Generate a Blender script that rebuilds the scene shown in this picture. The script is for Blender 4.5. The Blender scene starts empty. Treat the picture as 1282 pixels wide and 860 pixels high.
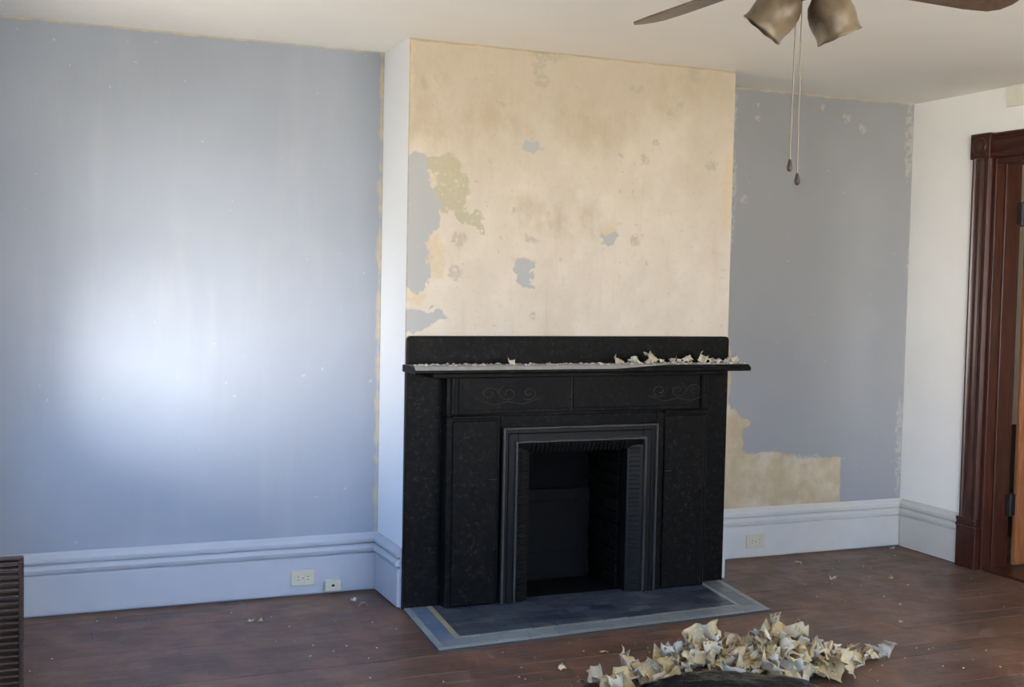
import bpy, bmesh, math, random
from mathutils import Vector, Matrix, noise as mnoise

random.seed(7)
scene = bpy.context.scene
COL = scene.collection

# ------------------------------------------------------------------ camera
CAM = Vector((-1.7633, -5.4863, 1.5903))
YAW, PITCH, ROLL, FPX = 0.4004, -0.0496, 0.0203, 1494.96
fwd = Vector((math.sin(YAW)*math.cos(PITCH), math.cos(YAW)*math.cos(PITCH), math.sin(PITCH)))
rgt0 = Vector((math.cos(YAW), -math.sin(YAW), 0)); up0 = rgt0.cross(fwd)
rgt = rgt0*math.cos(ROLL) + up0*math.sin(ROLL)
upv = -rgt0*math.sin(ROLL) + up0*math.cos(ROLL)
cd = bpy.data.cameras.new('camera'); cam = bpy.data.objects.new('camera', cd); COL.objects.link(cam)
cd.sensor_width = 36.0; cd.lens = FPX/1282*36.0; cd.clip_start = 0.05
cam.matrix_world = Matrix(((rgt.x, upv.x, -fwd.x, CAM.x), (rgt.y, upv.y, -fwd.y, CAM.y),
                           (rgt.z, upv.z, -fwd.z, CAM.z), (0, 0, 0, 1)))
scene.camera = cam

# ------------------------------------------------------------------ view, world, sun
vs = scene.view_settings
vs.view_transform = 'Standard'; vs.look = 'None'; vs.gamma = 1.0; vs.use_curve_mapping = False
vs.exposure = 1.32
scene.cycles.use_denoising = True
scene.cycles.max_bounces = 12; scene.cycles.diffuse_bounces = 8
scene.cycles.sample_clamp_indirect = 8.0
scene.cycles.caustics_reflective = False; scene.cycles.caustics_refractive = False

SKY_STRENGTH = 6.6
wd = bpy.data.worlds.new('sky'); scene.world = wd; wd.use_nodes = True
wn = wd.node_tree; wn.nodes.clear()
w_out = wn.nodes.new('ShaderNodeOutputWorld'); w_bg = wn.nodes.new('ShaderNodeBackground')
w_tc = wn.nodes.new('ShaderNodeTexCoord'); w_sep = wn.nodes.new('ShaderNodeSeparateXYZ')
w_map = wn.nodes.new('ShaderNodeMapRange'); w_ramp = wn.nodes.new('ShaderNodeValToRGB')
w_map.inputs['From Min'].default_value = -1; w_map.inputs['From Max'].default_value = 1
wn.links.new(w_tc.outputs['Generated'], w_sep.inputs[0])
wn.links.new(w_sep.outputs['Z'], w_map.inputs['Value'])
wn.links.new(w_map.outputs[0], w_ramp.inputs[0])
wn.links.new(w_ramp.outputs[0], w_bg.inputs['Color'])
wn.links.new(w_bg.outputs[0], w_out.inputs['Surface'])
w_bg.inputs['Strength'].default_value = SKY_STRENGTH
cr = w_ramp.color_ramp
cr.elements[0].position = 0.0; cr.elements[0].color = (0.80, 0.72, 0.58, 1)       # bare ground
cr.elements[1].position = 1.0; cr.elements[1].color = (0.16, 0.38, 1.0, 1)        # zenith
for pos, c in ((0.49, (1.02, 0.94, 0.80, 1)), (0.51, (0.82, 0.83, 0.85, 1)), (0.60, (0.31, 0.56, 1.0, 1))):
    e = cr.elements.new(pos); e.color = c

SUN_DIR = Vector((0.68, 0.73, -0.03))                # low hazy winter sun, from the left front
sd = bpy.data.lights.new('sun', 'SUN'); sd.energy = 3.6; sd.angle = math.radians(26); sd.color = (1.0, 0.96, 0.92)
sun = bpy.data.objects.new('sun', sd); COL.objects.link(sun)
sun.rotation_euler = SUN_DIR.to_track_quat('-Z', 'Y').to_euler(); sun.location = (-8, -6, 3)

# ------------------------------------------------------------------ room dimensions
H = 2.75            # ceiling
BW, BD = 1.8254, 0.4118   # chimney breast width, depth
XR = BW + 1.574     # right wall
XL = -2.04          # left wall
YB = BD             # back wall
YF = -6.6           # front wall, behind the camera
WIN_L = (-1.80, -0.30, 0.86, 2.30)                 # y0, y1, z0, z1 of the window in the left wall
WINS_F = ((-1.70, -0.50, 0.45, 2.55), (0.30, 1.50, 0.45, 2.55), (1.95, 3.15, 0.45, 2.55))  # unseen; third window added and positions shifted to brighten the right side
DOOR = (-1.15, -0.26, 2.36)                        # y0, y1, top of the doorway in the right wall

# ------------------------------------------------------------------ node helper
class NT:
    def __init__(s, name):
        s.m = bpy.data.materials.new(name); s.m.use_nodes = True
        s.t = s.m.node_tree; s.t.nodes.clear()
        s.out = s.t.nodes.new('ShaderNodeOutputMaterial')
        s.tc = s.t.nodes.new('ShaderNodeTexCoord')
        s.obj = s.tc.outputs['Object']
    def put(s, sock, v):
        if v is None: return
        if hasattr(v, 'links'): s.t.links.new(v, sock)
        else:
            if isinstance(v, (tuple, list)) and len(v) == 3 and sock.type == 'RGBA': v = (*v, 1)
            sock.default_value = v
    def node(s, typ, **kw):
        n = s.t.nodes.new(typ)
        for k, v in kw.items(): setattr(n, k, v)
        return n
    def math(s, op, a, b=None, c=None, clamp=False):
        n = s.node('ShaderNodeMath', operation=op, use_clamp=clamp)
        s.put(n.inputs[0], a); s.put(n.inputs[1], b)
        if c is not None: s.put(n.inputs[2], c)
        return n.outputs[0]
    def vm(s, op, a, b=None):
        n = s.node('ShaderNodeVectorMath', operation=op)
        s.put(n.inputs[0], a); s.put(n.inputs[1], b)
        return n.outputs['Value'] if op in ('LENGTH', 'DISTANCE', 'DOT_PRODUCT') else n.outputs[0]
    def noise(s, scale, detail=4, rough=0.55, vec=None, stretch=None, color=False):
        v = vec or s.obj
        if stretch: v = s.vm('MULTIPLY', v, stretch)
        n = s.node('ShaderNodeTexNoise'); s.put(n.inputs['Vector'], v)
        n.inputs['Scale'].default_value = scale; n.inputs['Detail'].default_value = detail
        n.inputs['Roughness'].default_value = rough
        return n.outputs['Color'] if color else n.outputs[0]
    def mix(s, f, a, b, blend='MIX'):
        n = s.node('ShaderNodeMix', data_type='RGBA', blend_type=blend)
        s.put(n.inputs[0], f); s.put(n.inputs[6], a); s.put(n.inputs[7], b)
        return n.outputs[2]
    def step(s, v, lo, hi):
        n = s.node('ShaderNodeMapRange', interpolation_type='SMOOTHSTEP')
        s.put(n.inputs['Value'], v); n.inputs['From Min'].default_value = lo; n.inputs['From Max'].default_value = hi
        return n.outputs[0]
    def blobs(s, vec, lst, soft=0.25):
        """1 inside any of the ellipses (cx, cz, rx, rz) in the x-z plane of vec"""
        best = None
        for cx, cz, rx, rz in lst:
            d = s.vm('SUBTRACT', vec, (cx, 0, cz))
            d = s.vm('MULTIPLY', d, (1/max(rx, .01), 0, 1/max(rz, .01)))
            l = s.vm('LENGTH', d)
            best = l if best is None else s.math('MINIMUM', best, l)
        return s.step(best, 1+soft*.5, 1-soft*.5) if False else s.math('SUBTRACT', 1.0, s.step(best, 1-soft*.5, 1+soft*.5))
    def warp(s, amount, scale, detail=4):
        n = s.noise(scale, detail, color=True)
        n = s.vm('SUBTRACT', n, (.5, .5, .5))
        n = s.vm('MULTIPLY', n, (amount, amount, amount))
        return s.vm('ADD', s.obj, n)
    def xyz(s, vec=None):
        n = s.node('ShaderNodeSeparateXYZ'); s.put(n.inputs[0], vec or s.obj); return n.outputs
    def bump(s, h, strength=0.3, dist=0.01):
        n = s.node('ShaderNodeBump'); n.inputs['Strength'].default_value = strength; n.inputs['Distance'].default_value = dist
        s.put(n.inputs['Height'], h); return n.outputs[0]
    def bsdf(s, color, rough=0.6, spec=0.5, metal=0.0, normal=None, **kw):
        n = s.node('ShaderNodeBsdfPrincipled')
        s.put(n.inputs['Base Color'], color); s.put(n.inputs['Roughness'], rough)
        n.inputs['Specular IOR Level'].default_value = spec; s.put(n.inputs['Metallic'], metal)
        if normal is not None: s.put(n.inputs['Normal'], normal)
        for k, v in kw.items(): s.put(n.inputs[k.replace('_', ' ')], v)
        s.t.links.new(n.outputs[0], s.out.inputs['Surface']); return n
    def rnd(s):
        return s.node('ShaderNodeObjectInfo').outputs['Random']

def simple(name, color, rough=0.6, spec=0.5, metal=0.0, var=0.12, scale=30, bump=0.1, **kw):
    t = NT(name); n = t.noise(scale, 5)
    dark = tuple(c*(1-var) for c in color); lite = tuple(min(1, c*(1+var)) for c in color)
    t.bsdf(t.mix(n, dark, lite), rough, spec, metal, t.bump(n, bump, .004) if bump else None, **kw)
    return t.m

# patches given as (centre x, centre z, radius x, radius z) on the wall plane
BLUE = [(0.018, 2.118, 0.089, 0.114), (0.065, 1.941, 0.106, 0.122), (0.012, 1.755, 0.097, 0.153), (0.046, 1.622, 0.073, 0.085), (0.018, 1.403, 0.146, 0.065), (0.111, 1.43, 0.09, 0.035), (0.611, 1.67, 0.057, 0.044), (0.617, 1.615, 0.03, 0.047), (0.653, 1.571, 0.026, 0.016), (1.096, 1.838, 0.056, 0.033), (0.649, 2.283, 0.048, 0.028)]
GREEN = [(0.138, 2.163, 0.082, 0.038), (0.209, 2.117, 0.082, 0.084), (0.243, 2.026, 0.067, 0.093), (0.186, 1.992, 0.058, 0.07), (0.287, 1.912, 0.042, 0.046), (0.358, 1.903, 0.038, 0.05), (0.372, 1.853, 0.025, 0.035), (0.263, 2.081, 0.037, 0.054)]
GREY = [(0.722, 2.731, 0.088, 0.028), (0.671, 2.671, 0.03, 0.036), (0.694, 2.606, 0.048, 0.036), (1.574, 2.705, 0.039, 0.046), (0.075, 2.543, 0.024, 0.034), (0.652, 1.815, 0.039, 0.02), (0.629, 1.83, 0.018, 0.016), (1.425, 2.498, 0.024, 0.021), (1.228, 2.61, 0.042, 0.021), (1.281, 2.249, 0.023, 0.025), (1.344, 2.336, 0.019, 0.016), (1.688, 2.235, 0.035, 0.03), (1.139, 2.273, 0.019, 0.017), (0.561, 1.958, 0.018, 0.012), (1.232, 1.826, 0.028, 0.033), (1.491, 2.553, 0.024, 0.017), (0.251, 1.646, 0.033, 0.039), (0.268, 1.802, 0.038, 0.035), (0.669, 1.435, 0.018, 0.016), (0.477, 2.475, 0.022, 0.012)]
TAN = [(0.444, 2.434, 0.302, 0.174), (0.193, 2.53, 0.249, 0.152), (0.97, 2.433, 0.276, 0.16), (0.156, 2.336, 0.206, 0.114), (1.479, 2.635, 0.294, 0.124), (0.803, 1.94, 0.271, 0.121)]
ORANGE = [(1.815, 2.174, 0.045, 0.191), (1.794, 2.045, 0.041, 0.128), (0.032, 1.518, 0.057, 0.039), (0.125, 1.759, 0.09, 0.054), (0.147, 1.682, 0.049, 0.078), (0.079, 2.083, 0.049, 0.03), (1.086, 1.862, 0.065, 0.037), (-0.004, 2.702, 0.024, 0.224), (0.61, 1.706, 0.062, 0.024)]
EXPOSED = [(2.146, 0.427, 0.167, 0.259), (2.397, 0.439, 0.347, 0.182), (2.253, 0.517, 0.204, 0.095), (2.137, 0.663, 0.089, 0.235), (2.215, 0.802, 0.051, 0.033), (2.097, 1.039, 0.033, 0.279)]
ALCOVE_FLECKS = [(3.011, 2.57, 0.03, 0.033), (2.89, 2.628, 0.029, 0.034), (2.262, 2.588, 0.033, 0.018), (2.249, 2.656, 0.016, 0.013), (2.712, 2.677, 0.023, 0.019), (2.18, 2.108, 0.028, 0.023), (3.369, 2.506, 0.031, 0.244), (3.416, 1.769, 0.025, 0.148), (3.374, 0.62, 0.026, 0.301), (2.621, 0.574, 0.117, 0.029), (2.738, 0.579, 0.083, 0.019), (2.391, 0.606, 0.079, 0.029), (2.087, 2.607, 0.021, 0.181), (2.104, 2.104, 0.016, 0.275)]

C_BLUE = (0.305, 0.338, 0.390)
def mat_blue_wall():
    t = NT('blue_grey_wall_paint')
    big = t.noise(1.6, 3); fine = t.noise(55, 4, stretch=(1, 1, .35)); streak = t.noise(9, 3, stretch=(1, 1, .12))
    col = t.mix(t.step(big, .3, .7), tuple(c*.96 for c in C_BLUE), tuple(c*1.04 for c in C_BLUE))
    col = t.mix(t.math('MULTIPLY', t.step(streak, .5, .8), .12), col, (.48, .48, .47))
    x, y, z = t.xyz()
    # the wall colour turns greyer right of the breast
    col = t.mix(t.step(x, .5, 1.2), col, t.mix(t.step(big, .3, .7), (.305, .315, .330), (.330, .340, .352)))
    rag = t.noise(14, 4)
    # bare plaster showing along the ceiling line and down the corners
    top = t.step(t.math('ADD', z, t.math('MULTIPLY', rag, .03)), 2.752, 2.764)
    cor = t.math('SUBTRACT', 1.0, t.step(t.math('ADD', t.math('ABSOLUTE', t.math('ADD', x, .012)), t.math('MULTIPLY', rag, .06)), .028, .046))
    col = t.mix(t.math('MULTIPLY', t.math('MAXIMUM', top, cor), .8), col, (.52, .44, .30))
    # stripped corner low in the right alcove
    wv = t.warp(.10, 9, 6)
    ex = t.blobs(wv, EXPOSED, .12)
    wx, wy, wz = t.xyz(t.warp(.03, 14, 5))
    box = t.math('MULTIPLY', t.math('SUBTRACT', 1.0, t.step(wx, 2.925, 2.94)),
                 t.math('MULTIPLY', t.math('SUBTRACT', 1.0, t.step(wz, .572, .585)), t.step(wx, 2.0, 2.02)))
    ex = t.math('MAXIMUM', ex, box)
    bare = t.mix(t.step(t.noise(7, 5), .35, .7), (.47, .385, .25), (.62, .54, .40))
    bare = t.mix(t.math('MULTIPLY', t.step(t.noise(5, 3, stretch=(1.5, 1, .5)), .55, .75), .5), bare, (.55, .40, .22))
    col = t.mix(ex, col, bare)
    fl = t.blobs(t.warp(.06, 26, 5), ALCOVE_FLECKS, .3)
    fl = t.math('MULTIPLY', fl, t.step(t.noise(40, 4), .40, .55))
    col = t.mix(t.math('MULTIPLY', fl, .4), col, (.58, .56, .50))
    specks = t.step(t.noise(31, 2, .4), .755, .78)
    col = t.mix(t.math('MULTIPLY', specks, .35), col, (.60, .56, .46))
    t.bsdf(col, .72, .25, 0, t.bump(t.math('ADD', t.math('MULTIPLY', fine, .5), t.math('MULTIPLY', ex, -.6)), .18, .006))
    return t.m

def mat_breast():
    t = NT('stripped_plaster_and_blue_return')
    wv = t.warp(.17, 12, 9)
    ws = t.warp(.09, 26, 8)
    n1 = t.noise(2.2, 5); n2 = t.noise(9, 6); st = t.noise(7, 4, stretch=(1.6, 1, .18))
    col = t.mix(t.step(n1, .3, .7), (.60, .54, .455), (.675, .615, .525))
    col = t.mix(t.math('MULTIPLY', t.step(n2, .45, .75), .45), col, (.72, .67, .59))
    col = t.mix(t.math('MULTIPLY', t.step(st, .55, .8), .35), col, (.50, .39, .26))
    tan = t.blobs(t.warp(.35, 3.5, 5), TAN, 1.2)
    tan = t.math('MULTIPLY', tan, t.step(t.noise(6, 7, .7, stretch=(1, 1, .6)), .38, .66))
    col = t.mix(t.math('MULTIPLY', tan, .6), col, (.43, .345, .225))
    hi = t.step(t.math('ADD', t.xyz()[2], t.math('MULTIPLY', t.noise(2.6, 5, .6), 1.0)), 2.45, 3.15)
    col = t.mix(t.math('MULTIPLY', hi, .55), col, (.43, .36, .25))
    mot = t.noise(28, 6, .75); col = t.mix(t.math('MULTIPLY', t.step(mot, .52, .72), .32), col, (.45, .37, .26))
    drip = t.noise(26, 4, .6, stretch=(1, 1, .06)); col = t.mix(t.math('MULTIPLY', t.step(drip, .58, .74), .22), col, (.46, .36, .23))
    col = t.mix(t.math('MULTIPLY', t.math('MULTIPLY', t.blobs(wv, ORANGE, .5), t.step(mot, .3, .55)), .7), col, (.62, .50, .33))
    gy = t.math('MULTIPLY', t.blobs(ws, GREY, .6), t.step(t.noise(45, 4), .36, .5))
    col = t.mix(t.math('MULTIPLY', gy, .6), col, (.40, .37, .30))
    gr = t.math('MULTIPLY', t.blobs(wv, GREEN, .25), t.step(t.noise(38, 5), .32, .46))
    col = t.mix(t.math('MULTIPLY', gr, .75), col, (.42, .40, .27))
    bl = t.blobs(wv, BLUE, .12)
    col = t.mix(t.math('MULTIPLY', bl, t.step(t.noise(60, 5), .24, .36)), col, (.43, .44, .445))
    sp = t.step(t.noise(30, 3, .5), .665, .71)
    col = t.mix(t.math('MULTIPLY', sp, .5), col, (.42, .36, .27))
    px, py, pz = t.xyz()
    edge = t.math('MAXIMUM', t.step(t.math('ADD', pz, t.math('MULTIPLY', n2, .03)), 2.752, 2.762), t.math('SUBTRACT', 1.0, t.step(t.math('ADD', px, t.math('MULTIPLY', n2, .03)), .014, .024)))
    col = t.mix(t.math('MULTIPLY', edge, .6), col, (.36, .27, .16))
    # the sides of the breast keep their pale paint
    g = t.node('ShaderNodeNewGeometry'); gx = t.xyz(g.outputs['Normal'])[0]
    side = t.step(t.math('ABSOLUTE', gx), .5, .6)
    col = t.mix(side, col, (.70, .72, .74))
    t.bsdf(col, .78, .2, 0, t.bump(t.math('ADD', n2, t.math('MULTIPLY', bl, .5)), .2, .006))
    return t.m

def mat_floor():
    t = NT('worn_brown_floorboard')
    r = t.rnd()
    off = t.node('ShaderNodeCombineXYZ'); t.put(off.inputs[0], t.math('MULTIPLY', r, 37.0)); t.put(off.inputs[1], t.math('MULTIPLY', r, 13.0))
    v = t.vm('ADD', t.obj, off.outputs[0])
    grain = t.noise(12, 6, .6, vec=v, stretch=(.35, 5, 1)); wear = t.noise(2.4, 5, .6); dust = t.noise(5.5, 6, .65)
    base = t.mix(t.step(r, 0, 1), (.115, .064, .044), (.165, .094, .066))
    base = t.mix(t.math('MULTIPLY', t.step(grain, .4, .7), .6), base, (.075, .046, .036))
    base = t.mix(t.math('MULTIPLY', t.step(wear, .46, .62), .65), base, (.22, .115, .072))
    st2 = t.noise(5, 6, .7, vec=v, stretch=(.5, 7, 1)); base = t.mix(t.math('MULTIPLY', t.step(st2, .52, .70), .45), base, (.26, .175, .125))
    base = t.mix(t.math('MULTIPLY', t.step(dust, .5, .75), .45), base, (.21, .185, .165))
    rough = t.math('ADD', .34, t.math('MULTIPLY', t.step(dust, .4, .7), .22))
    t.bsdf(base, rough, .28, 0, t.bump(grain, .12, .003))
    return t.m

def mat_slate():
    t = NT('black_slate')
    n = t.noise(26, 7, .7); sp = t.noise(48, 6, .75); big = t.noise(4, 4)
    col = t.mix(t.step(n, .35, .75), (.0025, .0025, .0025), (.008, .0075, .0068))
    col = t.mix(t.math('MULTIPLY', t.step(sp, .53, .70), .65), col, (.048, .040, .029))
    rough = t.math('ADD', .30, t.math('MULTIPLY', big, .25))
    t.bsdf(col, rough, .09, 0, t.bump(sp, .15, .002)); return t.m

def mat_wood(name, a, b, rough=.28):
    t = NT(name); g = t.noise(9, 6, .6, stretch=(6, 6, .6)); f = t.noise(40, 4, stretch=(8, 8, .5))
    col = t.mix(t.step(g, .3, .7), a, b)
    t.bsdf(col, rough, .3, 0, t.bump(f, .1, .002), Coat_Weight=.15, Coat_Roughness=.18); return t.m

def mat_tile(name, a, b, rough=.32):
    t = NT(name); n = t.noise(16, 5); r = t.rnd(); du = t.noise(7, 5)
    col = t.mix(r, a, b); col = t.mix(t.math('MULTIPLY', n, .35), col, tuple(c*.6 for c in a))
    col = t.mix(t.math('MULTIPLY', t.step(du, .5, .75), .35), col, (.30, .30, .29))
    t.bsdf(col, rough, .5, 0, t.bump(n, .1, .002)); return t.m

def mat_paper(name, a, b):
    t = NT(name); r = t.rnd(); n = t.noise(18, 4)
    col = t.mix(r, a, b); col = t.mix(t.math('MULTIPLY', t.step(n, .5, .7), .4), col, tuple(c*.72 for c in a))
    p = t.bsdf(col, .8, .2); return t.m

def mat_pane(name, clear):
    t = NT(name); tr = t.node('ShaderNodeBsdfTransparent'); gl = t.node('ShaderNodeBsdfGlossy')
    n = t.noise(3, 3); c = t.mix(n, (clear*.97,)*3, (clear, clear, clear)); t.put(tr.inputs[0], c)
    gl.inputs['Roughness'].default_value = .03
    mx = t.node('ShaderNodeMixShader'); mx.inputs[0].default_value = .04
    t.t.links.new(tr.outputs[0], mx.inputs[1]); t.t.links.new(gl.outputs[0], mx.inputs[2])
    t.t.links.new(mx.outputs[0], t.out.inputs['Surface']); return t.m

def mat_shade():
    t = NT('amber_frosted_glass'); n = t.noise(14, 5)
    col = t.mix(t.step(n, .3, .7), (.07, .045, .025), (.27, .205, .125))
    p = t.bsdf(col, .35, .35, 0, t.bump(n, .3, .006), Transmission_Weight=.35); return t.m

M = dict(
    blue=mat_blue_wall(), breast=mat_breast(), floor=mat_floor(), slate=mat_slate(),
    white=simple('white_wall_paint', (.86, .86, .835), .7, .25, var=.03, scale=6, bump=.05),
    ceil=simple('cream_ceiling_paint', (.88, .855, .80), .75, .2, var=.04, scale=2.5, bump=.06),
    front=simple('pale_wall_paint', (.66, .64, .58), .75, .2, var=.05, scale=3),
    base=simple('blue_white_baseboard_paint', (.43, .45, .485), .45, .4, var=.05, scale=12, bump=.06),
    base_r=simple('cream_white_baseboard_paint', (.58, .575, .54), .45, .4, var=.06, scale=12, bump=.06),
    gap=simple('dark_floor_gap', (.018, .014, .012), .9, .1),
    gilt=simple('worn_incised_line', (.040, .035, .028), .6, .2, var=.4, scale=40),
    iron=simple('black_cast_iron', (.006, .006, .0056), .40, .2, .0, var=.4, scale=40, bump=.2),
    soot=simple('sooty_firebox', (.005, .005, .005), .9, .08, var=.5, scale=12, bump=.3),
    plate=simple('dull_black_plate', (.009, .009, .009), .8, .05, var=.4, scale=20),
    dust=simple('dusty_slate_top', (.30, .295, .285), .6, .3, var=.35, scale=35, bump=.2),
    wood=mat_wood('red_brown_varnished_wood', (.030, .009, .006), (.062, .018, .010)),
    leaf=mat_wood('orange_brown_door_wood', (.22, .075, .025), (.33, .13, .05), .35),
    slat=mat_wood('dark_brown_slat_wood', (.050, .032, .024), (.085, .052, .036), .45),
    beige=simple('cream_plastic', (.60, .55, .40), .4, .5, var=.05),
    bead=simple('highlit_iron_edge', (.055, .052, .047), .28, .5, .2, var=.5, scale=25),  # edge highlights of the iron frame, put into the base colour
    hole=simple('dark_slot', (.02, .02, .02), .8, .2),
    blackmetal=simple('black_hinge_metal', (.012, .012, .012), .4, .5, .5),
    t_field=mat_tile('dark_blue_grey_tile', (.030, .040, .062), (.075, .088, .112)),
    t_light=mat_tile('pale_grey_green_tile', (.26, .29, .285), (.34, .37, .35)),
    t_blue=mat_tile('slate_blue_tile', (.10, .15, .25), (.15, .20, .29)),
    t_olive=mat_tile('olive_yellow_tile', (.32, .29, .16), (.42, .39, .24)),
    grout=simple('grey_grout', (.07, .075, .08), .9, .2),
    cream=mat_paper('cream_paper_face', (.46, .32, .14), (.72, .58, .34)),
    pale=mat_paper('pale_plaster_back', (.58, .47, .29), (.70, .66, .58)),
    shelfscrap=mat_paper('pale_cream_paper', (.58, .50, .36), (.74, .68, .56)),
    crumb=mat_paper('white_plaster_crumb', (.55, .53, .48), (.75, .73, .68)),
    pane=mat_pane('clear_window_glass', .95), greyed=mat_pane('greyed_window_glass', .55),  # second pane darkened to weaken light through the unseen upper sash
    sash=simple('white_sash_paint', (.70, .70, .68), .5, .4, var=.04),
    blade=mat_wood('brown_fan_blade', (.09, .058, .04), (.14, .095, .066), .4),
    brass=simple('aged_brass', (.20, .125, .045), .32, .5, .9, var=.2),
    shade=mat_shade(), bulb=simple('frosted_bulb', (.8, .78, .72), .3, .5, var=.02),
    chain=simple('pull_chain_metal', (.20, .17, .12), .4, .5, .7), tassel=simple('dark_wood_pull', (.045, .025, .018), .4, .5),
    bag=NT('black_bin_bag').m, next=simple('cream_next_room_paint', (.62, .60, .50), .75, .2, var=.04, scale=4),
    wains=simple('dark_wainscot', (.035, .032, .03), .5, .4, var=.2),
)
def _bag():
    m = M['bag']; t = m.node_tree; t.nodes.clear()
    o = t.nodes.new('ShaderNodeOutputMaterial'); p = t.nodes.new('ShaderNodeBsdfPrincipled'); n = t.nodes.new('ShaderNodeTexNoise')
    b = t.nodes.new('ShaderNodeBump'); n.inputs['Scale'].default_value = 14; n.inputs['Detail'].default_value = 5
    b.inputs['Strength'].default_value = .6; b.inputs['Distance'].default_value = .03
    p.inputs['Base Color'].default_value = (.008, .008, .010, 1); p.inputs['Roughness'].default_value = .16; p.inputs['Specular IOR Level'].default_value = .15
    t.links.new(n.outputs[0], b.inputs['Height']); t.links.new(b.outputs[0], p.inputs['Normal']); t.links.new(p.outputs[0], o.inputs['Surface'])
_bag()

# ------------------------------------------------------------------ mesh helpers
def box(bm, x0, x1, y0, y1, z0, z1):
    vs_ = [bm.verts.new((x, y, z)) for z in (z0, z1) for y in (y0, y1) for x in (x0, x1)]
    for f in ((0, 2, 3, 1), (4, 5, 7, 6), (0, 1, 5, 4), (2, 6, 7, 3), (0, 4, 6, 2), (1, 3, 7, 5)):
        bm.faces.new([vs_[i] for i in f])
def prism(bm, prof, place, closed=True):
    """prof: list of 2-D points; place(p, end) -> 3-D point for end 0 and 1"""
    a = [bm.verts.new(place(p, 0)) for p in prof]; b = [bm.verts.new(place(p, 1)) for p in prof]
    n = len(prof)
    for i in range(n if closed else n-1):
        j = (i+1) % n; bm.faces.new((a[i], a[j], b[j], b[i]))
    if closed:
        bm.faces.new(a[::-1]); bm.faces.new(b)
def tube(bm, pts, r, seg=8, cap=True):
    pts = [Vector(p) for p in pts]; rings = []
    for i, p in enumerate(pts):
        d = (pts[min(i+1, len(pts)-1)] - pts[max(i-1, 0)]).normalized()
        u = d.orthogonal().normalized() if i == 0 else (u0 - d*u0.dot(d)).normalized()
        u0 = u; v = d.cross(u); rr = r[i] if isinstance(r, (list, tuple)) else r
        rings.append([bm.verts.new(p + (u*math.cos(2*math.pi*k/seg) + v*math.sin(2*math.pi*k/seg))*rr) for k in range(seg)])
    for a, b in zip(rings, rings[1:]):
        for k in range(seg): bm.faces.new((a[k], a[(k+1) % seg], b[(k+1) % seg], b[k]))
    if cap: bm.faces.new(rings[0][::-1]); bm.faces.new(rings[-1])
def lathe(bm, prof, seg=24, mtx=Matrix(), cap0=False, cap1=False, wob=None):
    rings = []
    for i, (r, z) in enumerate(prof):
        ring = []
        for k in range(seg):
            a = 2*math.pi*k/seg; rr, zz = r, z
            if wob: rr, zz = wob(i, a, r, z)
            ring.append(bm.verts.new(mtx @ Vector((rr*math.cos(a), rr*math.sin(a), zz))))
        rings.append(ring)
    for a, b in zip(rings, rings[1:]):
        for k in range(seg): bm.faces.new((a[k], a[(k+1) % seg], b[(k+1) % seg], b[k]))
    if cap0: bm.faces.new(rings[0][::-1])
    if cap1: bm.faces.new(rings[-1])
def obj(name, bm, mat, parent=None, bevel=0, smooth=False, seg=1):
    bmesh.ops.recalc_face_normals(bm, faces=bm.faces)
    if bevel:
        es = [e for e in bm.edges if len(e.link_faces) == 2 and e.calc_face_angle(0) > .5]
        bmesh.ops.bevel(bm, geom=es, offset=bevel, segments=seg, affect='EDGES', clamp_overlap=True)
    me = bpy.data.meshes.new(name); bm.to_mesh(me); bm.free()
    for m in (mat if isinstance(mat, (list, tuple)) else (mat,)): me.materials.append(m)
    if smooth:
        for p in me.polygons: p.use_smooth = True
    o = bpy.data.objects.new(name, me); COL.objects.link(o)
    if parent: o.parent = parent
    return o
def boxes(name, mat, lst, parent=None, bevel=0):
    bm = bmesh.new()
    for b in lst: box(bm, *b)
    return obj(name, bm, mat, parent, bevel)
def empty(name, loc=(0, 0, 0)):
    o = bpy.data.objects.new(name, None); COL.objects.link(o); o.location = loc; o.empty_display_size = .1; return o
def tag(o, label, cat, group=None):
    o['label'] = label; o['category'] = cat
    if group: o['group'] = group
    return o
def struct(o, label=None, cat=None):
    o['kind'] = 'structure'
    if label: o['label'] = label
    if cat: o['category'] = cat
    return o
def local(root):
    """children are modelled in world coordinates; shift them under the root's origin"""
    inv = Matrix.Translation(-root.location)
    for c in root.children: c.matrix_parent_inverse = inv
def holed(name, mat, lo, hi, axis, t0, t1, holes):
    """slab in the plane normal to axis ('x' or 'y'), spanning lo..hi (u,z), with rectangular holes (u0,u1,z0,z1)"""
    us = sorted({lo[0], hi[0], *[h[0] for h in holes], *[h[1] for h in holes]})
    zs = sorted({lo[1], hi[1], *[h[2] for h in holes], *[h[3] for h in holes]})
    bm = bmesh.new()
    for u0, u1 in zip(us, us[1:]):
        for z0, z1 in zip(zs, zs[1:]):
            uc, zc = (u0+u1)/2, (z0+z1)/2
            if any(h[0] < uc < h[1] and h[2] < zc < h[3] for h in holes): continue
            if axis == 'x': box(bm, t0, t1, u0, u1, z0, z1)
            else: box(bm, u0, u1, t0, t1, z0, z1)
    bmesh.ops.remove_doubles(bm, verts=bm.verts, dist=1e-5)
    inner = [f for f in bm.faces if all(len(e.link_faces) > 2 for e in f.edges)]
    return obj(name, bm, mat)

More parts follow.
